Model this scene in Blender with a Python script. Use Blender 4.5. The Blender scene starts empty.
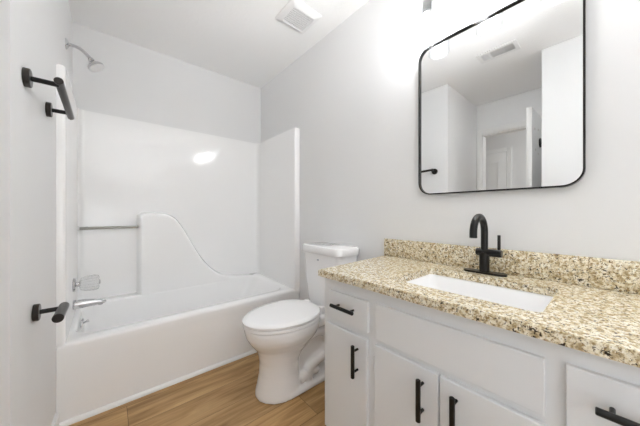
import bpy, bmesh, math, random
from mathutils import Vector, Matrix
random.seed(4)
S = bpy.context.scene
COL = S.collection

# ------------------------------------------------------------------ camera
F_PX, YAW, EYE = 250.18, 0.7036, 1.0663
cam = bpy.data.cameras.new('camera')
cam.sensor_width = 36.0
cam.lens = F_PX / 640.0 * 36.0
cam.clip_start = 0.02
cam_ob = bpy.data.objects.new('camera', cam)
COL.objects.link(cam_ob)
cam_ob.location = (0, 0, EYE)
cam_ob.rotation_euler = (math.pi / 2, 0, -YAW)
S.camera = cam_ob

# ------------------------------------------------------------------ light and exposure
BULB = 57.0          # strength of the three bulbs' emission
w = bpy.data.worlds.new('world')
S.world = w
w.use_nodes = True
w.node_tree.nodes['Background'].inputs[0].default_value = (1, 1, 1, 1)
w.node_tree.nodes['Background'].inputs[1].default_value = 0.3
S.view_settings.view_transform = 'Standard'
S.view_settings.look = 'None'
S.view_settings.gamma = 1.0
S.view_settings.use_curve_mapping = False
S.view_settings.exposure = 1.15
S.cycles.diffuse_bounces = 12
S.cycles.glossy_bounces = 6
S.cycles.transparent_max_bounces = 24
S.cycles.max_bounces = 16

def area_light(name, loc, target, size, power, col=(1, 1, 1)):
    l = bpy.data.lights.new(name, 'AREA')
    l.shape = 'DISK'
    l.size = size
    l.energy = power
    l.color = col
    o = bpy.data.objects.new(name, l)
    COL.objects.link(o)
    o.location = loc
    o.rotation_euler = (Vector(target) - Vector(loc)).to_track_quat('-Z', 'Y').to_euler()
    return o
area_light('hall_fill', (-1.45, -0.25, 1.95), (-2.25, 1.5, 1.3), 0.3, 3.6)  # added fill for the hall, no fixture of its own
l = area_light('ceiling_bounce_fill', (.42, -.25, 1.35), (.75, .90, 2.44), 0.3, 1.3, (.985, .99, 1))  # extra fill bounced off the ceiling to even out the far walls
l.data.spread = math.radians(65)
# two added fill lights thrown back at the wall and ceiling behind the camera
l = area_light('upper_bounce_fill', (.45, -.42, 1.45), (.55, -.80, 2.44), 0.3, 4.3, (.985, .99, 1))
l.data.spread = math.radians(110)
l = area_light('lower_bounce_fill', (.15, -.45, 1.0), (.10, -.90, .8), 0.25, 2.8, (.92, .96, 1))
l.data.spread = math.radians(140)
area_light('recess_fill', (-.65, -.05, 2.25), (-.85, .5, 1.6), 0.3, .6)  # added unseen light behind the front wall corner, brightens the recess

# ------------------------------------------------------------------ materials
def mat(name, col, rough=.5, metal=0.0, spec=.5, coat=0.0):
    m = bpy.data.materials.new(name)
    m.use_nodes = True
    b = m.node_tree.nodes['Principled BSDF']
    b.inputs['Base Color'].default_value = (*col, 1)
    b.inputs['Roughness'].default_value = rough
    b.inputs['Metallic'].default_value = metal
    b.inputs['Specular IOR Level'].default_value = spec
    b.inputs['Coat Weight'].default_value = coat
    return m

def nd(m, t, **kw):
    n = m.node_tree.nodes.new(t)
    for k, v in kw.items():
        setattr(n, k, v)
    return n

def bump(m, scale, strength, dist=.002, detail=3, stretch=None):
    N = m.node_tree
    tc = nd(m, 'ShaderNodeTexCoord')
    no = nd(m, 'ShaderNodeTexNoise')
    no.inputs['Scale'].default_value = scale
    no.inputs['Detail'].default_value = detail
    bp = nd(m, 'ShaderNodeBump')
    bp.inputs['Strength'].default_value = strength
    bp.inputs['Distance'].default_value = dist
    N.links.new(tc.outputs['Object'], no.inputs['Vector'])
    N.links.new(no.outputs['Fac'], bp.inputs['Height'])
    N.links.new(bp.outputs['Normal'], N.nodes['Principled BSDF'].inputs['Normal'])
    return m

WALL = bump(mat('wall_paint', (.785, .788, .79), .6, spec=.3), 120, .08, .001)
CEIL = bump(mat('ceiling_paint', (.89, .892, .892), .8, spec=.2), 60, .35, .004)
TRIM = mat('trim_paint', (.82, .82, .81), .35)
DOORP = mat('door_paint', (.80, .80, .79), .4)
LEAF = mat('door_edge_primer', (.60, .57, .53), .6)
ACRY = mat('tub_acrylic', (.91, .912, .912), .10, spec=.5)
CAB = bump(mat('cabinet_paint', (.755, .77, .785), .5), 40, .04, .001)
CERAM = mat('porcelain', (.90, .90, .905), .09, coat=.3)
SEATM = mat('seat_plastic', (.90, .90, .905), .16)
BLACK = mat('matte_black_metal', (.008, .0075, .007), .28, metal=.0, spec=.35)
BRONZ = mat('dark_bronze', (.035, .031, .028), .32, metal=.6)
CHROME = mat('chrome', (.60, .60, .61), .10, metal=1)
NICKEL = mat('brushed_nickel', (.36, .36, .33), .3, metal=1)
PLAST = mat('white_plastic', (.80, .80, .80), .4)
GREYV = mat('vent_grey', (.30, .30, .30), .6)
DARKV = mat('vent_dark', (.05, .05, .05), .8)
RUBBER = mat('dark_rubber', (.03, .03, .03), .6)
HOSE = mat('braided_hose', (.45, .45, .46), .35, metal=.8)
SILVER = mat('mirror_silver', (.92, .93, .93), .0, metal=1)
LOGO = mat('grey_print', (.35, .37, .42), .4)

def glass_mat(name, tint, gloss_f=.08, edge=.5):
    """thin clear glass: transparent with a fresnel-weighted reflection"""
    m = bpy.data.materials.new(name)
    m.use_nodes = True
    N = m.node_tree
    N.nodes.clear()
    o = nd(m, 'ShaderNodeOutputMaterial')
    tr = nd(m, 'ShaderNodeBsdfTransparent')
    tr.inputs[0].default_value = (*tint, 1)
    gl = nd(m, 'ShaderNodeBsdfGlossy')
    gl.inputs['Roughness'].default_value = .03
    lw = nd(m, 'ShaderNodeLayerWeight')
    lw.inputs['Blend'].default_value = edge
    ma = nd(m, 'ShaderNodeMath', operation='MULTIPLY_ADD')
    ma.inputs[1].default_value = .5
    ma.inputs[2].default_value = gloss_f
    mx = nd(m, 'ShaderNodeMixShader')
    N.links.new(lw.outputs['Facing'], ma.inputs[0])
    N.links.new(ma.outputs[0], mx.inputs[0])
    N.links.new(tr.outputs[0], mx.inputs[1])
    N.links.new(gl.outputs[0], mx.inputs[2])
    N.links.new(mx.outputs[0], o.inputs[0])
    return m
GLASS = glass_mat('clear_shade_glass', (.95, .96, .97), .05, .35)
ACRYL = glass_mat('clear_acrylic', (.95, .95, .95), .04, .4)

def emit_mat(name, col, strength):
    m = bpy.data.materials.new(name)
    m.use_nodes = True
    b = m.node_tree.nodes['Principled BSDF']
    b.inputs['Base Color'].default_value = (.9, .9, .9, 1)
    b.inputs['Emission Color'].default_value = (*col, 1)
    b.inputs['Emission Strength'].default_value = strength
    return m
BULBM = emit_mat('lit_bulb', (1, .99, .98), BULB)

def ramp(m, src, stops):
    r = nd(m, 'ShaderNodeValToRGB')
    e = r.color_ramp.elements
    while len(e) < len(stops):
        e.new(.5)
    for i, (p, c) in enumerate(stops):
        e[i].position = p
        e[i].color = (*c, 1)
    m.node_tree.links.new(src, r.inputs[0])
    return r.outputs[0]

def mixc(m, fac, a, b, mode='MIX'):
    n = nd(m, 'ShaderNodeMix', data_type='RGBA', blend_type=mode)
    L = m.node_tree.links
    for k, v in ((0, fac), (6, a), (7, b)):
        if hasattr(v, 'links'):
            L.new(v, n.inputs[k])
        else:
            n.inputs[k].default_value = v if k == 0 else (*v, 1)
    return n.outputs[2]

def granite():
    m = mat('speckled_granite', (.7, .6, .45), .16, spec=.5)
    L = m.node_tree.links
    tc = nd(m, 'ShaderNodeTexCoord')
    def noise(sc, det, dist=0.0, off=0):
        mp = nd(m, 'ShaderNodeMapping')
        mp.inputs['Location'].default_value = (off, off * .7, off * 1.3)
        L.new(tc.outputs['Object'], mp.inputs[0])
        n = nd(m, 'ShaderNodeTexNoise')
        n.inputs['Scale'].default_value = sc
        n.inputs['Detail'].default_value = det
        n.inputs['Roughness'].default_value = .6
        n.inputs['Distortion'].default_value = dist
        L.new(mp.outputs[0], n.inputs['Vector'])
        return n.outputs['Fac']
    base = ramp(m, noise(80, 4, .4), [(.33, (.36, .265, .14)), (.44, (.62, .515, .33)), (.52, (.80, .73, .555)), (.66, (.90, .86, .75))])
    tan = ramp(m, noise(125, 3, .3, 3.1), [(.55, (0, 0, 0)), (.63, (1, 1, 1))])
    c1 = mixc(m, tan, base, (.34, .235, .105))
    vo = nd(m, 'ShaderNodeTexVoronoi')
    vo.inputs['Scale'].default_value = 130
    L.new(tc.outputs['Object'], vo.inputs['Vector'])
    grey = ramp(m, noise(190, 2, .2, 7.7), [(.60, (0, 0, 0)), (.66, (1, 1, 1))])
    c2 = mixc(m, grey, c1, (.20, .15, .09))
    blk = ramp(m, noise(125, 3, .8, 13.0), [(.59, (0, 0, 0)), (.63, (1, 1, 1))])
    c3 = mixc(m, blk, c2, (.035, .026, .018))
    L.new(c3, m.node_tree.nodes['Principled BSDF'].inputs['Base Color'])
    return m
GRAN = granite()

def planks():
    m = mat('oak_planks', (.5, .3, .15), .38, spec=.4)
    L = m.node_tree.links
    tc = nd(m, 'ShaderNodeTexCoord')
    mp = nd(m, 'ShaderNodeMapping')
    mp.inputs['Location'].default_value = (-.08, .06, 0)
    L.new(tc.outputs['Object'], mp.inputs[0])
    br = nd(m, 'ShaderNodeTexBrick')
    br.offset = .37
    br.inputs['Scale'].default_value = 1
    br.inputs['Brick Width'].default_value = 1.22
    br.inputs['Row Height'].default_value = .18
    br.inputs['Mortar Size'].default_value = .0012
    br.inputs['Mortar Smooth'].default_value = .3
    br.inputs['Bias'].default_value = 0
    br.inputs['Color1'].default_value = (0, 0, 0, 1)
    br.inputs['Color2'].default_value = (1, 1, 1, 1)
    br.inputs['Mortar'].default_value = (.5, .5, .5, 1)
    L.new(mp.outputs[0], br.inputs['Vector'])
    # grain, stretched along the boards, shifted per board
    sh = nd(m, 'ShaderNodeVectorMath', operation='MULTIPLY_ADD')
    sh.inputs[1].default_value = (7, 7, 7)
    L.new(br.outputs['Color'], sh.inputs[0])
    L.new(mp.outputs[0], sh.inputs[2])
    st = nd(m, 'ShaderNodeMapping')
    st.inputs['Scale'].default_value = (1.6, 13, 1)
    L.new(sh.outputs[0], st.inputs[0])
    n1 = nd(m, 'ShaderNodeTexNoise')
    n1.inputs['Scale'].default_value = 1.6
    n1.inputs['Detail'].default_value = 6
    n1.inputs['Distortion'].default_value = .8
    L.new(st.outputs[0], n1.inputs['Vector'])
    g = ramp(m, n1.outputs['Fac'], [(.28, (.27, .150, .055)), (.50, (.45, .275, .115)), (.72, (.60, .40, .195))])
    st2 = nd(m, 'ShaderNodeMapping')
    st2.inputs['Scale'].default_value = (6, 160, 1)
    L.new(sh.outputs[0], st2.inputs[0])
    n2 = nd(m, 'ShaderNodeTexNoise')
    n2.inputs['Scale'].default_value = 1
    n2.inputs['Detail'].default_value = 3
    L.new(st2.outputs[0], n2.inputs['Vector'])
    fine = ramp(m, n2.outputs['Fac'], [(.3, (.86, .86, .86)), (.7, (1.08, 1.08, 1.08))])
    c = mixc(m, 1.0, g, fine, 'MULTIPLY')
    tone = ramp(m, br.outputs['Color'], [(0, (.80, .79, .78)), (1, (1.15, 1.13, 1.10))])
    c = mixc(m, 1.0, c, tone, 'MULTIPLY')
    c = mixc(m, br.outputs['Fac'], c, (.10, .055, .025))
    L.new(c, m.node_tree.nodes['Principled BSDF'].inputs['Base Color'])
    return m
PLANK = planks()

# ------------------------------------------------------------------ mesh helpers
ORG = {}

def finish(bm, angle=35):
    bmesh.ops.recalc_face_normals(bm, faces=bm.faces)
    for f in bm.faces:
        f.smooth = True
    lim = math.radians(angle)
    for e in bm.edges:
        e.smooth = not (len(e.link_faces) != 2 or e.calc_face_angle(0) > lim)

def build(name, bm, m, parent=None, angle=35, raw=False):
    """link a bmesh given in world coordinates as ONE mesh object"""
    org = ORG.get(parent, Vector()) if parent else Vector()
    if not raw:
        finish(bm, angle)
    for v in bm.verts:
        v.co -= org
    me = bpy.data.meshes.new(name)
    bm.to_mesh(me)
    bm.free()
    me.materials.append(m)
    o = bpy.data.objects.new(name, me)
    COL.objects.link(o)
    if parent:
        o.parent = parent
        ORG[o] = org
    return o

def tag(o, label, cat, group=None):
    o['label'] = label
    o['category'] = cat
    if group:
        o['group'] = group
    return o

def thing(name, loc, label, cat, group=None):
    o = bpy.data.objects.new(name, None)
    o.empty_display_size = .05
    COL.objects.link(o)
    o.location = loc
    ORG[o] = Vector(loc)
    return tag(o, label, cat, group)

def struct(name, bm, m, parent=None, angle=35):
    o = build(name, bm, m, parent, angle)
    if not parent:
        o['kind'] = 'structure'
    return o

def new():
    return bmesh.new()

def prism(bm, pts, axis, a, b, pts2=None, cap=True):
    """polygon pts (2d) extruded along axis from a to b; pts2 = outline at b"""
    pts2 = pts2 or pts
    def put(p, t):
        return {'X': (t, p[0], p[1]), 'Y': (p[0], t, p[1]), 'Z': (p[0], p[1], t)}[axis]
    A = [bm.verts.new(put(p, a)) for p in pts]
    B = [bm.verts.new(put(p, b)) for p in pts2]
    n = len(pts)
    for i in range(n):
        bm.faces.new((A[i], A[(i + 1) % n], B[(i + 1) % n], B[i]))
    if cap:
        bm.faces.new(A[::-1])
        bm.faces.new(B)
    return A + B

def box(bm, x0, x1, y0, y1, z0, z1, bev=0.0, seg=2):
    t = bmesh.new()
    prism(t, [(x0, y0), (x1, y0), (x1, y1), (x0, y1)], 'Z', z0, z1)
    bmesh.ops.recalc_face_normals(t, faces=t.faces)
    if bev:
        bmesh.ops.bevel(t, geom=list(t.edges), offset=bev, segments=seg, affect='EDGES', profile=.5)
    merge(bm, t)

def merge(bm, t, M=None):
    mp = {}
    for v in t.verts:
        mp[v] = bm.verts.new(M @ v.co if M else v.co)
    for f in t.faces:
        try:
            bm.faces.new([mp[v] for v in f.verts])
        except ValueError:
            pass
    t.free()

def loft(bm, rings, cap0=True, cap1=True):
    R = [[bm.verts.new(p) for p in r] for r in rings]
    n = len(R[0])
    for a, b in zip(R, R[1:]):
        for i in range(n):
            bm.faces.new((a[i], a[(i + 1) % n], b[(i + 1) % n], b[i]))
    if cap0:
        bm.faces.new(R[0][::-1])
    if cap1:
        bm.faces.new(R[-1])

def lathe(bm, prof, o, d, n=28, cap=True):
    """profile [(radius, distance along d)] turned about the axis o + t*d"""
    d = Vector(d).normalized()
    u = d.orthogonal().normalized()
    v = d.cross(u)
    o = Vector(o)
    rings = []
    for r, t in prof:
        r = max(r, 1e-4)
        rings.append([o + d * t + (u * math.cos(2 * math.pi * k / n) + v * math.sin(2 * math.pi * k / n)) * r for k in range(n)])
    loft(bm, rings, cap, cap)

def rod(bm, a, b, r, n=20, bev=.0015):
    a, b = Vector(a), Vector(b)
    L = (b - a).length
    lathe(bm, [(r - bev, 0), (r, bev), (r, L - bev), (r - bev, L)], a, b - a, n)

def tube(bm, pts, r, n=16, cap=True):
    """tube along a polyline; r may be a number or a list"""
    pts = [Vector(p) for p in pts]
    rr = r if isinstance(r, (list, tuple)) else [r] * len(pts)
    T = [(pts[min(i + 1, len(pts) - 1)] - pts[max(i - 1, 0)]).normalized() for i in range(len(pts))]
    u = T[0].orthogonal().normalized()
    rings = []
    for p, t, q in zip(pts, T, rr):
        u = (u - t * u.dot(t)).normalized()
        v = t.cross(u)
        rings.append([p + (u * math.cos(2 * math.pi * k / n) + v * math.sin(2 * math.pi * k / n)) * q for k in range(n)])
    loft(bm, rings, cap, cap)

def spline(P, n=8):
    P = [Vector(p) for p in P]
    Q = [2 * P[0] - P[1]] + P + [2 * P[-1] - P[-2]]
    out = []
    for i in range(1, len(Q) - 2):
        a, b, c, d = Q[i - 1:i + 3]
        for k in range(n):
            t = k / n
            out.append(.5 * ((2 * b) + (c - a) * t + (2 * a - 5 * b + 4 * c - d) * t * t + (3 * b - a - 3 * c + d) * t ** 3))
    out.append(P[-1])
    return out

def rrect(x0, x1, y0, y1, r, n=6):
    """rounded rectangle outline, counter-clockwise"""
    out = []
    for cx, cy, a0 in ((x1 - r, y1 - r, 0), (x0 + r, y1 - r, 90), (x0 + r, y0 + r, 180), (x1 - r, y0 + r, 270)):
        for k in range(n + 1):
            a = math.radians(a0 + 90 * k / n)
            out.append((cx + r * math.cos(a), cy + r * math.sin(a)))
    return out

def ring_prism(bm, outer, inner, axis, a, b):
    def put(p, t):
        return {'X': (t, p[0], p[1]), 'Y': (p[0], t, p[1]), 'Z': (p[0], p[1], t)}[axis]
    n = len(outer)
    V = [[bm.verts.new(put(p, t)) for p in ps] for ps, t in ((outer, a), (outer, b), (inner, b), (inner, a))]
    for j in range(4):
        A, B = V[j], V[(j + 1) % 4]
        for i in range(n):
            bm.faces.new((A[i], A[(i + 1) % n], B[(i + 1) % n], B[i]))

# ------------------------------------------------------------------ room shell
H = 2.44
XR, YB = 1.289, 2.527
YT = 1.791                     # front of the tub
YC = 1.155                     # corner where the left wall turns to the entry recess
def XL(y):                     # the left wall runs very slightly askew
    return -.22 + .0378 * (y - YC) if y < YT else -.196 + .0041 * (y - YT)
XD = -1.09                     # wall with the door
YN = -.90                      # wall behind
HX = -2.25                     # far side of the hall

b = new(); box(b, HX - .1, XR + .1, YN - .1, YB + .1, -.05, 0)
struct('floor', b, PLANK)
b = new(); box(b, HX - .1, XR + .1, YN - .1, YB + .1, H, H + .05)
struct('ceiling', b, CEIL)
b = new(); box(b, XR, XR + .1, YN - .1, YB + .1, 0, H)
struct('wall_right', b, WALL)
b = new(); box(b, XL(YB) - .3, XR, YB, YB + .1, 0, H)
struct('wall_back', b, WALL)
b = new()
prism(b, [(XL(YC), YC), (XL(YT), YT), (XL(YB), YB), (XL(YB) - .12, YB), (XL(YC) - .09, YC)], 'Z', 0, H)
struct('wall_left', b, WALL)
b = new(); box(b, XD - .1, XL(YC) - .09, YC, YC + .09, 0, H)
struct('wall_recess', b, WALL)
b = new(); box(b, XL(.35) - .11, XL(.35), YN, .40, 0, H)
struct('wall_left_front', b, WALL)
b = new(); box(b, HX, XR, YN - .1, YN, 0, H)
struct('wall_front', b, WALL)
# door wall with its opening
DY0, DY1, DZ = .465, 1.10, 2.06
b = new()
box(b, XD - .1, XD, DY1, YC, 0, H)
box(b, XD - .1, XD, YN, DY0, 0, H)
box(b, XD - .1, XD, DY0, DY1, DZ, H)
struct('wall_entry', b, WALL)
b = new()
for xa, xb in ((XD, XD + .016), (XD - .116, XD - .1)):
    box(b, xa, xb, DY1 - .006, DY1 + .05, 0, DZ + .064, .004)
    box(b, xa, xb, DY0 - .062, DY0 + .006, 0, DZ + .064, .004)
    box(b, xa, xb, DY0 + .006, DY1 - .006, DZ - .006, DZ + .064, .004)
box(b, XD - .1, XD, DY1 - .018, DY1, 0, DZ)
box(b, XD - .1, XD, DY0, DY0 + .018, 0, DZ)
box(b, XD - .1, XD, DY0, DY1, DZ - .018, DZ)
struct('trim_1', b, TRIM)
# hall beyond
b = new(); box(b, HX - .1, HX, YN - .1, YB + .1, 0, H)
struct('wall_hall', b, WALL)
b = new(); box(b, HX, XD - .1, YB, YB + .1, 0, H)
struct('wall_hall_end', b, WALL)
def door_leaf(name, x0, x1, y0, y1, z1, m, front):
    bb = new(); box(bb, x0, x1, y0, y1, .012, z1, .002)
    return struct(name, bb, m)
d2 = door_leaf('door_2', HX + .004, HX + .034, 1.10, 1.86, 2.03, DOORP, 1)
b = new()
for z0, z1 in ((.25, .85), (1.05, 1.88)):
    for y0, y1 in ((1.20, 1.44), (1.52, 1.76)):
        o_, i_ = rrect(y0, y1, z0, z1, .01, 2), rrect(y0 + .02, y1 - .02, z0 + .02, z1 - .02, .008, 2)
        ring_prism(b, o_, i_, 'X', HX + .033, HX + .040)
build('panel_moulding', b, DOORP, d2)
b = new(); lathe(b, [(.03, 0), (.03, .008), (.012, .012), (.012, .03), (.026, .04), (.028, .055), (.015, .066), (0, .067)], (HX + .034, 1.17, 1.0), (1, 0, 0))
build('door_knob', b, BLACK, d2)
b = new()
box(b, HX, HX + .016, 1.035, 1.097, 0, 2.097, .004)
box(b, HX, HX + .016, 1.863, 1.925, 0, 2.097, .004)
box(b, HX, HX + .016, 1.097, 1.863, 2.035, 2.097, .004)
struct('trim_2', b, TRIM)
# bathroom door, standing open into the recess
LY0, LY1 = .485, .528
LX0, LX1 = XD + .02, XD + .02 + .685
d1 = door_leaf('door_1', LX0, LX1, LY0, LY1, 2.03, DOORP, 0)
b = new()
lathe(b, [(.03, 0), (.03, .008), (.012, .012), (.012, .03), (.026, .04), (.028, .055), (.015, .066), (0, .067)], (LX1 - .065, LY1, .95), (0, 1, 0))
lathe(b, [(.03, 0), (.03, .008), (.012, .012), (.012, .03), (.026, .04), (.028, .055), (.015, .066), (0, .067)], (LX1 - .065, LY0, .95), (0, -1, 0))
build('door_knob', b, BLACK, d1)
for z in (.25, 1.0, 1.76):
    b = new()
    rod(b, (LX0 - .006, LY0 - .008, z - .045), (LX0 - .006, LY0 - .008, z + .045), .008, 12)
    box(b, LX0 - .004, LX0 + .034, LY0 - .003, LY0, z - .045, z + .045)
    build('hinge', b, BLACK, d1)
b = new()
lathe(b, [(.046, 0), (.046, .010), (.042, .012), (.014, .013), (.014, .040), (.020, .044), (.020, .052), (0, .053)], (-.74, LY0, 1.765), (0, -1, 0))
build('robe_hook', b, BLACK, d1)
for x_, z_ in ((-.50, 1.855), (-.66, 1.88), (-.53, 1.665), (-.66, 1.645)):
    b = new(); lathe(b, [(.011, 0), (.009, .003), (0, .0035)], (x_, LY0, z_), (0, -1, 0), 14)
    build('screw_cap', b, LEAF, d1)
# baseboards and the strip along the tub
b = new(); box(b, XR - .013, XR, .905, YT - .02, 0, .085, .003)
struct('baseboard_right', b, TRIM)
b = new()
prism(b, [(XL(YC) , YC - .0), (XL(YC) + .013, YC), (XL(YT) + .013, YT - .02), (XL(YT), YT - .02)], 'Z', 0, .085)
struct('baseboard_left', b, TRIM)
b = new()
prism(b, [(YT, 0), (YT - .018, 0), (YT - .0175, .008), (YT - .014, .014), (YT - .008, .018), (YT, .0195)], 'X', XL(YT) + .0, XR)
struct('trim_3', b, TRIM)

# ------------------------------------------------------------------ bathtub with its moulded surround
tub = thing('bathtub', (.54, 2.15, 0), 'glossy white alcove bathtub with moulded wall surround along the far wall', 'bathtub')
XA, XB = XL(YT) + .0005, XR - .002
def ring_pts(x0, x1, y0, y1, r, zf, zb, n=8):
    out = []
    for x, y in rrect(x0, x1, y0, y1, r, n):
        t = (y - 1.8) / .7
        out.append((x, y, zf + (zb - zf) * max(0, min(1, t))))
    for i, (x, y, z) in enumerate(out):
        if x < -.15:
            out[i] = (x + XL(y) - XL(YT), y, z)
    return out
b = new()
loft(b, [
    ring_pts(XA, XB, YT, YB - .003, .002, 0, 0),
    ring_pts(XA, XB, YT + .004, YB - .003, .002, .35, .35),
    ring_pts(XA, XB, YT + .001, YB - .003, .002, .385, .41),
    ring_pts(XA + .003, XB - .003, YT + .004, YB - .006, .004, .397, .425),
    ring_pts(XA + .01, XB - .01, YT + .012, YB - .012, .006, .402, .43),
    ring_pts(-.145, 1.20, YT + .085, 2.398, .10, .402, .43),
    ring_pts(-.138, 1.19, YT + .094, 2.396, .10, .395, .425),
    ring_pts(-.133, 1.17, YT + .10, 2.394, .10, .375, .41),
    ring_pts(-.10, 1.02, YT + .125, 2.385, .11, .15, .15),
    ring_pts(-.075, .97, YT + .15, 2.335, .12, .10, .10),
    ring_pts(-.02, .90, YT + .21, 2.28, .12, .085, .085),
], True, True)
build('basin', b, ACRY, tub, 50)
# walls of the surround: a U in plan
PT = .052
def arc(cx, cy, r, a0, a1, n=8):
    return [(cx + r * math.cos(math.radians(a0 + (a1 - a0) * k / n)), cy + r * math.sin(math.radians(a0 + (a1 - a0) * k / n))) for k in range(n + 1)]
xi0, xi1, yi = -.163, 1.237, 2.487
rf = .014
plan = [(XL(YB) + .002, YB - .004), (XL(YT) + .0005, YT + .004)]
plan += arc(xi0 - rf, YT + .004 + rf, rf, 270, 360, 5)
plan += arc(xi0 + .04, yi - .04, .04, 180, 90, 8)
plan += arc(xi1 - .04, yi - .04, .04, 90, 0, 8)
plan += arc(xi1 + rf, YT + .004 + rf, rf, 180, 270, 5)
plan += [(XR - .002, YT + .004), (XR - .002, YB - .004)]
b = new()
inset = plan
prism(b, plan, 'Z', .395, 1.812)
bmesh.ops.recalc_face_normals(b, faces=b.faces)
tops = [e for e in b.edges if all(v.co.z > 1.8 for v in e.verts)]
bmesh.ops.bevel(b, geom=tops, offset=.006, segments=2, affect='EDGES')
build('surround', b, ACRY, tub, 50)
# moulded S-shaped backrest panel on the back wall
YF = 2.3965
prof = [(.215, 1.060), (.276, 1.062), (.335, 1.059), (.386, 1.048), (.442, 1.012), (.499, .930), (.559, .815), (.61, .72), (.664, .632), (.729, .553), (.798, .495), (.869, .462), (.967, .444), (1.05, .436), (1.12, .432)]
prof = [tuple(p)[:2] for p in spline([(x, z, 0) for x, z in prof], 4)]
ZB = .41
def panel_ring(off, y, left):
    """top outline of the panel moved outward by off, from the left foot to the right end"""
    P = [(.200, ZB), (.200, 1.02), (.203, 1.045)] + prof
    out = []
    for i, (x, z) in enumerate(P):
        a, c = P[max(i - 1, 0)], P[min(i + 1, len(P) - 1)]
        tx, tz = c[0] - a[0], c[1] - a[1]
        l_ = math.hypot(tx, tz)
        off_ = off * max(0, min(1, (1.12 - x) / .25))      # fades out into the deck
        zz = z + tx / l_ * off_
        out.append((x - tz / l_ * off_, y, ZB if i == 0 else max(zz, ZB + .018)))
        if i < 3:
            out[-1] = (x - left, y, out[-1][2])
    return out
b = new()
R_ = [[b.verts.new(p) for p in panel_ring(o, y, l)] for o, y, l in ((.014, yi + .006, .026), (.004, YF + .045, .014), (0, YF + .022, .007), (-.006, YF + .008, .002), (-.012, YF + .003, -.001), (-.020, YF + .0008, -.003), (-.034, YF, -.006))]
for A_, B_ in zip(R_, R_[1:]):
    for i in range(len(A_) - 1):
        b.faces.new((A_[i], A_[i + 1], B_[i + 1], B_[i]))
ft = R_[-1]
bt = [b.verts.new((v.co.x, YF, ZB)) for v in ft[1:]]
for i in range(1, len(ft) - 1):
    b.faces.new((ft[i], ft[i + 1], bt[i], bt[i - 1]))
b.faces.new((ft[0], ft[1], bt[0]))
build('backrest_panel', b, ACRY, tub, 50)
b = new()
lathe(b, [(.038, 0), (.038, .006), (.033, .011), (.010, .013), (0, .013)], (-.128, 2.16, .368), (1, 0, -.10), 28)
lathe(b, [(.006, .012), (.006, .03), (.009, .032), (.009, .04), (0, .041)], (-.128, 2.16, .368), (1, 0, .5), 12)
build('overflow_plate', b, CHROME, tub)

# chrome bar between the end wall and the moulded panel
gb = thing('bath_rail', (xi0, 2.44, .957), 'straight metal rail across the niche between tub end wall and moulded panel', 'rail')
b = new(); rod(b, (xi0 + .012, 2.44, .957), (.184, 2.44, .957), .010)
build('bar', b, NICKEL, gb)
b = new(); lathe(b, [(.017, 0), (.017, .004), (.0125, .012), (.0125, .055), (.010, .058)], (xi0, 2.44, .957), (1, 0, 0))
build('end_socket', b, ACRYL, gb)['label'] = 'clear plastic end socket'

# ------------------------------------------------------------------ shower fittings on the left wall
YS = 2.16
xs = XL(YS)
sh = thing('wall_shower', (xs, YS, 2.10), 'small chrome shower head on a curved arm high on the left wall', 'shower head')
b = new(); lathe(b, [(.032, 0), (.031, .004), (.022, .010), (.013, .013), (.0115, .016)], (xs, YS, 2.096), (1, 0, 0))
build('wall_flange', b, CHROME, sh)
pts = spline([(xs + .005, YS, 2.096), (xs + .030, YS, 2.098), (xs + .065, YS, 2.09), (xs + .095, YS, 2.066), (xs + .113, YS, 2.044)], 6)
b = new(); tube(b, pts, .0095)
build('arm', b, CHROME, sh)
hd = Vector((.62, -.10, -1)).normalized()
ho = Vector((xs + .111, YS, 2.047))
b = new()
lathe(b, [(.010, -.006), (.015, 0), (.016, .010), (.013, .014), (.016, .018), (.026, .026), (.038, .036), (.044, .043), (.045, .050), (.044, .056)], ho, hd)
hb = build('head', b, CHROME, sh)
b = new()
lathe(b, [(.0425, .054), (.0425, .060), (.030, .062), (.012, .062), (0, .0625)], ho, hd)
build('spray_face', b, PLAST, hb)

vh = thing('shower_valve', (xi0, YS, .622), 'clear acrylic knob on a chrome escutcheon above the tub spout', 'shower valve')
b = new(); lathe(b, [(.042, 0), (.042, .005), (.036, .012), (.016, .015), (.014, .03), (.011, .034)], (xi0, YS, .622), (1, 0, 0))
build('escutcheon', b, CHROME, vh)
t = new()
n, rings = 36, []
for r, d in ((.020, .028), (.036, .034), (.044, .060), (.047, .095), (.044, .115), (.034, .122)):
    rings.append([(xi0 + d, YS + r * (1 + .05 * math.cos(k * math.pi / 2 * 4 / 2)) * math.cos(2 * math.pi * k / n),   .622 + r * (1 + .05 * math.cos(k * math.pi)) * math.sin(2 * math.pi * k / n)) for k in range(n)])
loft(t, rings)
kn = build('knob', t, ACRYL, vh)
kn['label'] = 'clear acrylic knob'
b = new(); lathe(b, [(.0135, .120), (.0135, .126), (.010, .128), (0, .1285)], (xi0, YS, .622), (1, 0, 0))
build('knob_cap', b, CHROME, kn)

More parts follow.
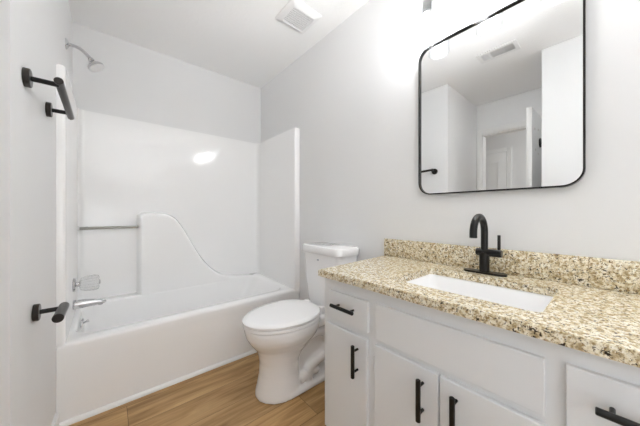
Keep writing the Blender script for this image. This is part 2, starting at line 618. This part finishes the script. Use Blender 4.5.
sp = thing('tub_spout', (xi0, YS, .505), 'chrome tub spout low on the end wall below the clear knob', 'tub spout')
b = new()
rings = []
for d, hw, zt, zb in ((0, .026, .028, -.030), (.012, .026, .028, -.030), (.05, .024, .025, -.028), (.09, .021, .019, -.026), (.130, .018, .008, -.024), (.150, .014, .000, -.019), (.156, .008, -.005, -.013)):
    cz, hh = (zt + zb) / 2, (zt - zb) / 2
    rings.append([(xi0 + d, YS + hw * math.cos(2 * math.pi * k / 24), .500 + cz + hh * math.sin(2 * math.pi * k / 24)) for k in range(24)])
loft(b, rings)
build('body', b, CHROME, sp)
b = new(); lathe(b, [(.012, 0), (.012, .008), (.010, .009)], (xi0 + .128, YS, .482), (0, 0, -1), 16)
build('outlet', b, CHROME, sp)
b = new(); lathe(b, [(.030, 0), (.030, .004), (.026, .007)], (xi0, YS, .499), (1, 0, 0))
build('wall_ring', b, CHROME, sp)

# ------------------------------------------------------------------ black towel bar and paper holder on the left wall
def wall_post(root, y, z, xbar):
    x = XL(y)
    b = new(); lathe(b, [(.031, 0), (.031, .014), (.029, .016), (.010, .0165)], (x, y, z), (1, 0, 0), 32)
    ro = build('rosette', b, BRONZ, root)
    b = new(); rod(b, (x + .014, y, z), (xbar, y, z), .0085)
    build('post', b, BLACK, root)
XBAR = -.132
tb = thing('towel_bar', (XL(1.283), 1.283, 1.53), 'short dark bronze towel bar high on the left wall', 'towel bar')
for y, z in ((1.287, 1.524), (1.60, 1.518)):
    wall_post(tb, y, z, XBAR)
b = new(); rod(b, (XBAR, 1.268, 1.533), (XBAR, 1.655, 1.516), .0125, 24)
build('bar', b, BRONZ, tb)
tp = thing('paper_holder', (XL(1.40), 1.40, .694), 'dark bronze toilet paper holder low on the left wall beneath the towel bar', 'toilet paper holder')
wall_post(tp, 1.40, .694, XBAR)
b = new(); rod(b, (XBAR, 1.252, .700), (XBAR, 1.418, .697), .0155, 24)
build('roll_arm', b, BRONZ, tp)

# ------------------------------------------------------------------ toilet
TY = 1.295
toi = thing('toilet', (.9, TY, 0), 'white two-piece toilet between the vanity and the tub, lid closed', 'toilet')
def egg(x0, x1, hw, z, n=48, e=2.2, wide=.56):
    """egg outline: blunt back at x1, longer nose at x0"""
    cx = x0 + (x1 - x0) * wide
    out = []
    for k in range(n):
        a = 2 * math.pi * k / n
        ca, sa = math.cos(a), math.sin(a)
        q = 2 / e if ca > 0 else 2 / 2.0
        lx = (x1 - cx) if ca > 0 else (cx - x0)
        out.append((cx + lx * math.copysign(abs(ca) ** q, ca), TY + hw * math.copysign(abs(sa) ** (2 / e if ca > 0 else 1), sa), z))
    return out
b = new()
# front pedestal flaring into the bowl
ped = [(.650, .93, .130, 0), (.650, .93, .130, .02), (.658, .92, .122, .06), (.668, .90, .112, .13), (.668, .90, .109, .20), (.655, .93, .116, .255), (.640, .97, .126, .288),
       (.615, 1.0, .146, .318), (.595, 1.02, .165, .345), (.581, 1.03, .177, .372), (.574, 1.04, .182, .402), (.573, 1.04, .182, .425)]
loft(b, [[(x, y + .028 * max(0, 1 - e[3] / .33), z) for x, y, z in egg(*e)] for e in ped])
# rear body, foot and tank deck
t = new(); box(t, .88, 1.14, TY - .052, TY + .052, 0, .36, .02, 3); merge(b, t)
t = new(); box(t, .78, 1.15, TY - .11, TY + .11, 0, .035, .012, 2); merge(b, t)
t = new(); box(t, .96, 1.262, TY - .11, TY + .11, .345, .425, .025, 3); merge(b, t)
# trapway relief on both sides
for s in (-1, 1):
    y = TY + s * .062
    P = spline([(.88, y, .27), (.95, y, .305), (1.03, y, .315), (1.095, y, .285), (1.12, y, .215), (1.08, y, .155), (1.01, y, .135), (.955, y, .11), (.945, y, .06), (.95, y, 0.02)], 5)
    tube(b, P, [.034] * len(P), 14)
    tube(b, spline([(.88, y, .06), (.955, y, .085), (1.02, y, .075)], 4), .03, 12)
bowl = build('bowl', b, CERAM, toi, 180)
rm = bowl.modifiers.new('remesh', 'REMESH'); rm.mode = 'VOXEL'; rm.voxel_size = .006; rm.use_smooth_shade = True
sm = bowl.modifiers.new('smooth', 'SMOOTH'); sm.factor = .5; sm.iterations = 6
# seat and lid
b = new()
loft(b, [egg(.572, 1.035, .180, 0.4270), egg(.566, 1.040, .186, 0.4310), egg(.565, 1.040, .187, 0.4410), egg(.569, 1.038, .183, 0.4470), egg(.62, 1.000, .14, 0.4475)])
build('seat', b, SEATM, toi, 40)
b = new()
loft(b, [egg(.572, 1.032, .181, 0.4495), egg(.563, 1.040, .188, 0.4530), egg(.562, 1.040, .189, 0.4630), egg(.570, 1.036, .182, 0.4705), egg(.60, 1.015, .155, 0.4740), egg(.70, 0.950, .08, 0.4760)])
lid = build('lid', b, SEATM, toi, 40)
for s in (-1, 1):
    b = new(); box(b, 1.03, 1.065, TY + s * .075 - .022, TY + s * .075 + .022,   .427, .468, .006)
    build('lid_hinge', b, SEATM, lid)
# tank
TT = TY - .016
def rr3(x0, x1, hw, r, z, n=6):
    return [(x, y, z) for x, y in rrect(x0, x1, TT - hw, TT + hw, r, n)]
b = new()
loft(b, [rr3(1.115, 1.255, .145, .04, .426), rr3(1.100, 1.262, .160, .045, .433), rr3(1.092, 1.266, .166, .045, .47), rr3(1.082, 1.270, .180, .045, .62), rr3(1.074, 1.272, .188, .045, .80)])
tank = build('tank', b, CERAM, toi, 40)
b = new()
loft(b, [rr3(1.066, 1.276, .196, .045, .792), rr3(1.062, 1.278, .200, .048, .797), rr3(1.062, 1.278, .200, .048, .832), rr3(1.066, 1.275, .196, .046, .840), rr3(1.076, 1.268, .186, .04, .844)])
tl = build('tank_lid', b, CERAM, toi, 40)
b = new()
loft(b, [[(1.168 + .022 * k * math.cos(a), TT + .012 + .034 * k * math.sin(a), z) for a in [2 * math.pi * i / 32 for i in range(32)]] for k, z in ((1, .842), (1, .848), (.92, .850), (.3, .8505))])
build('flush_button', b, CHROME, tl)
# small marks printed on pedestal and tank
b = new()
box(b, 1.0705, 1.0755, TT + .0, TT + .016, .748, .757, .0008, 1)
build('printed_mark', b, LOGO, tank)

vs = thing('supply_valve', (XR, 1.40, .16), 'small water shut-off valve with hose on the wall behind the toilet', 'shut-off valve')
b = new(); lathe(b, [(.028, 0), (.026, .006), (.010, .010)], (XR - .013, 1.12, .16), (-1, 0, 0), 20)
build('wall_flange', b, CHROME, vs)
b = new(); rod(b, (XR - .02, 1.12, .16), (XR - .085, 1.12, .16), .009, 14); rod(b, (XR - .07, 1.12, .16), (XR - .07, 1.12, .195), .008, 14)
build('valve_body', b, CHROME, vs)
b = new()
loft(b, [[(x, 1.12 + .018 * k * math.cos(a), .16 + .011 * k * math.sin(a)) for a in [2 * math.pi * i / 20 for i in range(20)]] for k, x in ((.8, XR - .084), (1, XR - .087), (1, XR - .097), (.8, XR - .10))])
build('oval_handle', b, RUBBER, vs)
b = new(); tube(b, spline([(XR - .07, 1.12, .195), (XR - .07, 1.115, .26), (XR - .073, 1.118, .34), (XR - .075, 1.135, .395)], 6), .006, 10)
build('hose', b, HOSE, vs)

# ------------------------------------------------------------------ vanity cabinet
SK = .0175                                     # the vanity stands very slightly askew
def vx(x, y):
    return x + SK * (.86 - y)
YV1, YV0 = .858, -.205
van = thing('vanity_cabinet', (.76, .33, 0), 'light grey painted vanity cabinet with black bar pulls beneath the granite top', 'cabinet')
def vbox(bm, x0, x1, y0, y1, z0, z1, bev=0.0):
    t = new(); box(t, x0, x1, y0, y1, z0, z1, bev)
    for v in t.verts:
        v.co.x = min(vx(v.co.x, v.co.y), XR - .001) if x1 < 1.2 else (vx(v.co.x, v.co.y) if v.co.x < 1.0 else v.co.x)
    merge(bm, t)
CT = .811
b = new()
zc_ = CT - .029
P_ = [(vx(.757, YV1), YV1), (vx(.757, YV0), YV0), (XR - .001, YV0), (XR - .001, YV1)]
Q_ = [(vx(.777, YV1), YV1 - .02), (vx(.777, YV0), YV0 + .02), (XR - .014, YV0 + .02), (XR - .014, YV1 - .02)]
O0, O1, I0, I1 = [[b.verts.new((*p, z)) for p in ps] for ps, z in ((P_, .10), (P_, zc_), (Q_, .13), (Q_, zc_))]
b.faces.new(O0)
b.faces.new(I0)
for i in range(4):                      # open-topped box with 2 cm walls
    j = (i + 1) % 4
    b.faces.new((O0[i], O0[j], O1[j], O1[i]))
    b.faces.new((I0[i], I0[j], I1[j], I1[i]))
    b.faces.new((O1[i], O1[j], I1[j], I1[i]))
build('carcass', b, CAB, van)
b = new(); box(b, .83, XR - .014, YV0, YV1, 0, .10)
build('plinth', b, CAB, van)
# hollow out is not needed: the sink bowl hangs in the open top behind the face frame
def front(name, y0, y1, z0, z1):
    """overlay front: a slab with an eased edge"""
    t = new(); box(t, .7425, .7575, y0, y1, z0, z1)
    bmesh.ops.recalc_face_normals(t, faces=t.faces)
    ed = [e for e in t.edges if all(v.co.x < .75 for v in e.verts)]
    bmesh.ops.bevel(t, geom=ed, offset=.002, segments=1, affect='EDGES')
    bm = new()
    for v in t.verts:
        v.co.x = vx(v.co.x, v.co.y)
    merge(bm, t)
    return build(name, bm, CAB, van, 30)
def pull(parent, y0, y1, z0, z1, inset=.022):
    """black bar pull on two stand-offs"""
    bm = new()
    ax = 'z' if abs(z1 - z0) > abs(y1 - y0) else 'y'
    xa = .7425
    off = .030
    y0, y1, z0, z1 = y0 * .96, y1 * .96, EYE + (z0 - EYE) * .96, EYE + (z1 - EYE) * .96
    yc, zc = (y0 + y1) / 2, (z0 + z1) / 2
    if ax == 'z':
        rod(bm, (vx(xa - off, yc), yc, z0), (vx(xa - off, yc), yc, z1), .0075, 16)
        for z in (z0 + inset, z1 - inset):
            rod(bm, (vx(xa + .001, yc), yc, z), (vx(xa - off, yc), yc, z), .0045, 12)
    else:
        rod(bm, (vx(xa - off, y0), y0, zc), (vx(xa - off, y1), y1, zc), .0075, 16)
        for y in (y0 + inset, y1 - inset):
            rod(bm, (vx(xa + .001, y), y, zc), (vx(xa - off, y), y, zc), .0045, 12)
    return build('pull', bm, BLACK, parent)
def hinges(parent, y, zs):
    for z in zs:
        bm = new(); x = vx(.750, y)
        rod(bm, (x - .003, y, z - .022), (x - .003, y, z + .022), .0042, 10)
        build('hinge', bm, CAB, parent)
dr = front('drawer', .606, .812, .611, .729); pull(dr, .678, .806, .663, .663)
d = front('door', .608, .830, .125, .583); pull(d, .678, .678, .406, .535); hinges(d, .8335, (.20, .51))
front('false_panel', .104, .570, .603, .733)
d = front('door', .342, .573, .125, .581); pull(d, .404, .404, .404, .537); hinges(d, .577, (.20, .515))
d = front('door', .104, .3365, .125, .581); pull(d, .302, .302, .404, .537); hinges(d, .100, (.20, .515))
dr = front('drawer', -.175, .069, .560, .737); pull(dr, -.115, .026, .664, .664)
dr = front('drawer', -.175, .069, .345, .540); pull(dr, -.115, .026, .445, .445)
dr = front('drawer', -.175, .069, .125, .325); pull(dr, -.115, .026, .23, .23)

# ------------------------------------------------------------------ granite top with cut-out, backsplash
top = thing('countertop', (1.0, .33, CT - .028), 'speckled beige granite countertop with a rectangular sink cut-out', 'countertop')
SX0, SX1, SY0, SY1 = .843, 1.150, .122, .556     # cut-out
outer = [(1.2875, -.245), (1.2875, .900), (.726, .868), (.7455, -.245)]
def corner_round(P, r, n=4):
    return P
inner = rrect(SX0, SX1, SY0, SY1, .022, 5)
b = new()
m_ = len(inner)
def sides(x, y):
    """project a cut-out point out to the outline, for bridging"""
    return None
# outline resampled to the same count as the cut-out, matched by quadrant (ccw from the +x+y corner)
q = m_ // 4
oc = [(1.2875, .900), (.726, .868), (.7455, -.245), (1.2875, -.245)]
outl = []
for c_i in range(4):
    outl += [oc[c_i]] * q
def slab(bm, z0, z1):
    vo = {}
    def ov(c, z):
        k = (c, z)
        if k not in vo:
            vo[k] = bm.verts.new((*oc[c], z))
        return vo[k]
    for z in (z0, z1):
        iv = [bm.verts.new((*p, z)) for p in inner]
        for c in range(4):
            for k in range(q - 1):
                bm.faces.new((ov(c, z), iv[c * q + k], iv[c * q + k + 1]))
            bm.faces.new((ov(c, z), iv[c * q + q - 1], iv[(c * q + q) % m_], ov((c + 1) % 4, z)))
        if z == z0:
            i0 = iv
    for k in range(m_):
        bm.faces.new((i0[k], i0[(k + 1) % m_], iv[(k + 1) % m_], iv[k]))
    for c in range(4):
        bm.faces.new((ov(c, z0), ov((c + 1) % 4, z0), ov((c + 1) % 4, z1), ov(c, z1)))
slab(b, CT - .028, CT)
bmesh.ops.recalc_face_normals(b, faces=b.faces)
ed = [e for e in b.edges if len(e.link_faces) == 2 and e.calc_face_angle(0) > 1.2 and e.verts[0].co.z > CT - .001 and e.verts[1].co.z > CT - .001]
bmesh.ops.bevel(b, geom=ed, offset=.003, segments=2, affect='EDGES')
build('slab', b, GRAN, top, 40)
b = new()
t = new(); box(t, 1.268, 1.2875, -.245, .900, CT + .0005, .913, .0025); merge(b, t)
build('backsplash', b, GRAN, top, 40)

# undermount sink
snk = thing('sink', (1.0, .336, .66), 'white rectangular undermount sink set into the granite top', 'sink')
def rz(d, r, z, n=6):
    return [(x, y, z) for x, y in rrect(SX0 + d, SX1 - d, SY0 + d, SY1 - d, r, n)]
b = new()
zt = CT - .0285
loft(b, [rz(-.016, .03, zt - .012), rz(-.016, .03, zt), rz(-.002, .028, zt), rz(.002, .03, zt - .006), rz(.010, .035, zt - .07), rz(.022, .04, zt - .105), rz(.05, .05, zt - .120), rz(.10, .04, zt - .125)], False, True)
basin = build('bowl', b, CERAM, snk, 60)
b = new(); lathe(b, [(.026, 0), (.026, .002), (.020, .0035), (.008, .002), (0, .002)], (1.0, .336, zt - .1255), (0, 0, 1))
build('drain', b, CHROME, snk)

# ------------------------------------------------------------------ black faucet
FX, FY = 1.218, .358
fa = thing('faucet', (FX, FY, CT), 'matte black gooseneck faucet with side lever behind the sink', 'faucet')
b = new()
pl = []
for k in range(40):
    a = 2 * math.pi * k / 40
    pl.append((FX + .0235 * math.cos(a), FY + math.copysign(.056, math.sin(a)) + .0235 * math.sin(a)))
prism(b, [(FX + (p[0] - FX) * 1, p[1]) for p in pl], 'Z', CT + .0005, CT + .008)
build('base_plate', b, BLACK, fa)
b = new(); lathe(b, [(.0185, .006), (.0185, .088), (.0165, .0895)], (FX, FY, CT), (0, 0, 1), 32)
build('body', b, BLACK, fa)
b = new(); rod(b, (FX, FY - .062, CT + .089), (FX, FY + .030, CT + .089), .0155, 28, .002)
vb = build('valve_barrel', b, BLACK, fa)
b = new(); rod(b, (FX, FY - .052, CT + .10), (FX, FY - .052, CT + .165), .0058, 14)
build('lever', b, BLACK, fa)
R_ = .064
pth = [(FX, FY, CT + .09), (FX, FY, CT + .14)] + [(FX - R_ + R_ * math.cos(math.radians(a)), FY + .0, CT + .176 + R_ * math.sin(math.radians(a))) for a in range(0, 181, 10)] + [(FX - 2 * R_, FY, CT + .158)]
b = new(); tube(b, pth, .0132, 20)
build('spout', b, BLACK, fa)

# ------------------------------------------------------------------ mirror
MX = 1.272
MY0, MY1, MZ0, MZ1 = .066, .677, 1.161, 1.928
mir = thing('wall_mirror', (XR, .37, 1.16), 'rounded rectangular mirror in a thin black frame over the vanity', 'mirror')
o_ = rrect(MY0, MY1, MZ0, MZ1, .062, 10)
i_ = rrect(MY0 + .006, MY1 - .006, MZ0 + .006, MZ1 - .006, .056, 10)
b = new(); ring_prism(b, o_, i_, 'X', MX - .010, XR - .001)
build('frame', b, BLACK, mir)
b = new(); prism(b, rrect(MY0 + .005, MY1 - .005, MZ0 + .005, MZ1 - .005, .057, 10), 'X', MX, MX + .006)
build('glass', b, SILVER, mir)

# ------------------------------------------------------------------ vanity light
LX, LZ = 1.208, 2.115
LY = (.603, .374, .145)
vl = thing('vanity_light', (XR, .374, LZ), 'three-light black vanity fixture with clear glass shades above the mirror', 'wall light')
b = new(); box(b, XR - .022, XR - .001, .374 - .075, .374 + .075, 2.06, 2.19, .004)
build('backplate', b, BLACK, vl)
b = new()
rod(b, (LX, .603 + .02, LZ + .062), (LX, .145 - .02, LZ + .062), .009, 16)
rod(b, (XR - .02, .374, LZ + .062), (LX, .374, LZ + .062), .009, 16)
build('arm', b, BLACK, vl)
for y in LY:
    b = new(); lathe(b, [(.010, .055), (.010, 0), (.022, -.004), (.022, -.055), (.018, -.058)], (LX, y, LZ), (0, 0, 1), 24)
    so = build('socket', b, BLACK, vl)
    b = new()
    pf = [(.023, -.006), (.035, -.010), (.044, -.020), (.049, -.036), (.051, -.055), (.051, -.205), (.0485, -.205), (.0485, -.055), (.0465, -.037), (.042, -.023), (.034, -.0125), (.023, -.0085)]
    u = 32
    rings = [[(LX + r * math.cos(2 * math.pi * k / u), y + r * math.sin(2 * math.pi * k / u), LZ + z) for k in range(u)] for r, z in pf]
    loft(b, rings + [rings[0]], False, False)
    bmesh.ops.remove_doubles(b, verts=b.verts, dist=1e-5)
    build('shade', b, GLASS, vl)
    b = new(); lathe(b, [(.012, -.056), (.014, -.066), (.024, -.085), (.030, -.108), (.029, -.125), (.021, -.141), (.008, -.149), (0, -.150)], (LX, y, LZ), (0, 0, 1), 24)
    build('bulb', b, BULBM, so)

# ------------------------------------------------------------------ ceiling vents
VX0, VX1, VY0, VY1 = .893, 1.138, 1.315, 1.548
ef = thing('exhaust_fan', (1.015, 1.43, H), 'square white exhaust fan grille on the ceiling above the toilet', 'exhaust fan')
b = new()
loft(b, [[(x, y, z) for x, y in rrect(VX0 + d, VX1 - d, VY0 + d, VY1 - d, .012, 4)] for d, z in ((.004, H), (0, H - .004), (.002, H - .010), (.040, H - .026), (.043, H - .020), (.043, H - .012))], False, False)
build('cover', b, PLAST, ef)
b = new()
box(b, VX0 + .04, VX1 - .04, VY0 + .04, VY1 - .04, H - .012, H - .010)
build('recess', b, GREYV, ef)
b = new()
k = VX0 + .047
while k < VX1 - .045:
    box(b, k, k + .004, VY0 + .04, VY1 - .04, H - .022, H - .018); k += .0085
k = VY0 + .047
while k < VY1 - .045:
    box(b, VX0 + .04, VX1 - .04, k, k + .003, H - .0235, H - .020); k += .017
build('grille', b, PLAST, ef)

RX0, RX1, RY0, RY1 = -.075, .088, .505, .79
ar = thing('air_register', (.006, .647, H), 'rectangular white louvred air register on the ceiling, seen in the mirror', 'air register')
b = new()
ring_prism(b, rrect(RX0, RX1, RY0, RY1, .004, 2), rrect(RX0 + .028, RX1 - .028, RY0 + .028, RY1 - .028, .003, 2), 'Z', H - .007, H)
build('frame', b, PLAST, ar)
b = new(); box(b, RX0 + .028, RX1 - .028, RY0 + .028, RY1 - .028, H - .002, H - .0005)
build('duct_opening', b, DARKV, ar)
b = new()
y = RY0 + .034
k = 0
while y < RY1 - .03:
    if not (.085 < y - RY0 < .093 or .19 < y - RY0 < .198):
        t = new(); hw_ = .0040 if y < .59 else (.0025 if y < .70 else .0032)
        box(t, RX0 + .028, RX1 - .028, -hw_, hw_, -.0007, .0007)
        tilt = .7 if y < .59 else (-.35 if y < .70 else -.7)
        merge(b, t, Matrix.Translation((0, y, H - .005)) @ Matrix.Rotation(tilt, 4, 'X'))
    else:
        t = new(); box(t, RX0 + .028, RX1 - .028, y - .004, y + .004, H - .008, H - .002); merge(b, t)
    y += .0085
build('louvres', b, PLAST, ar)
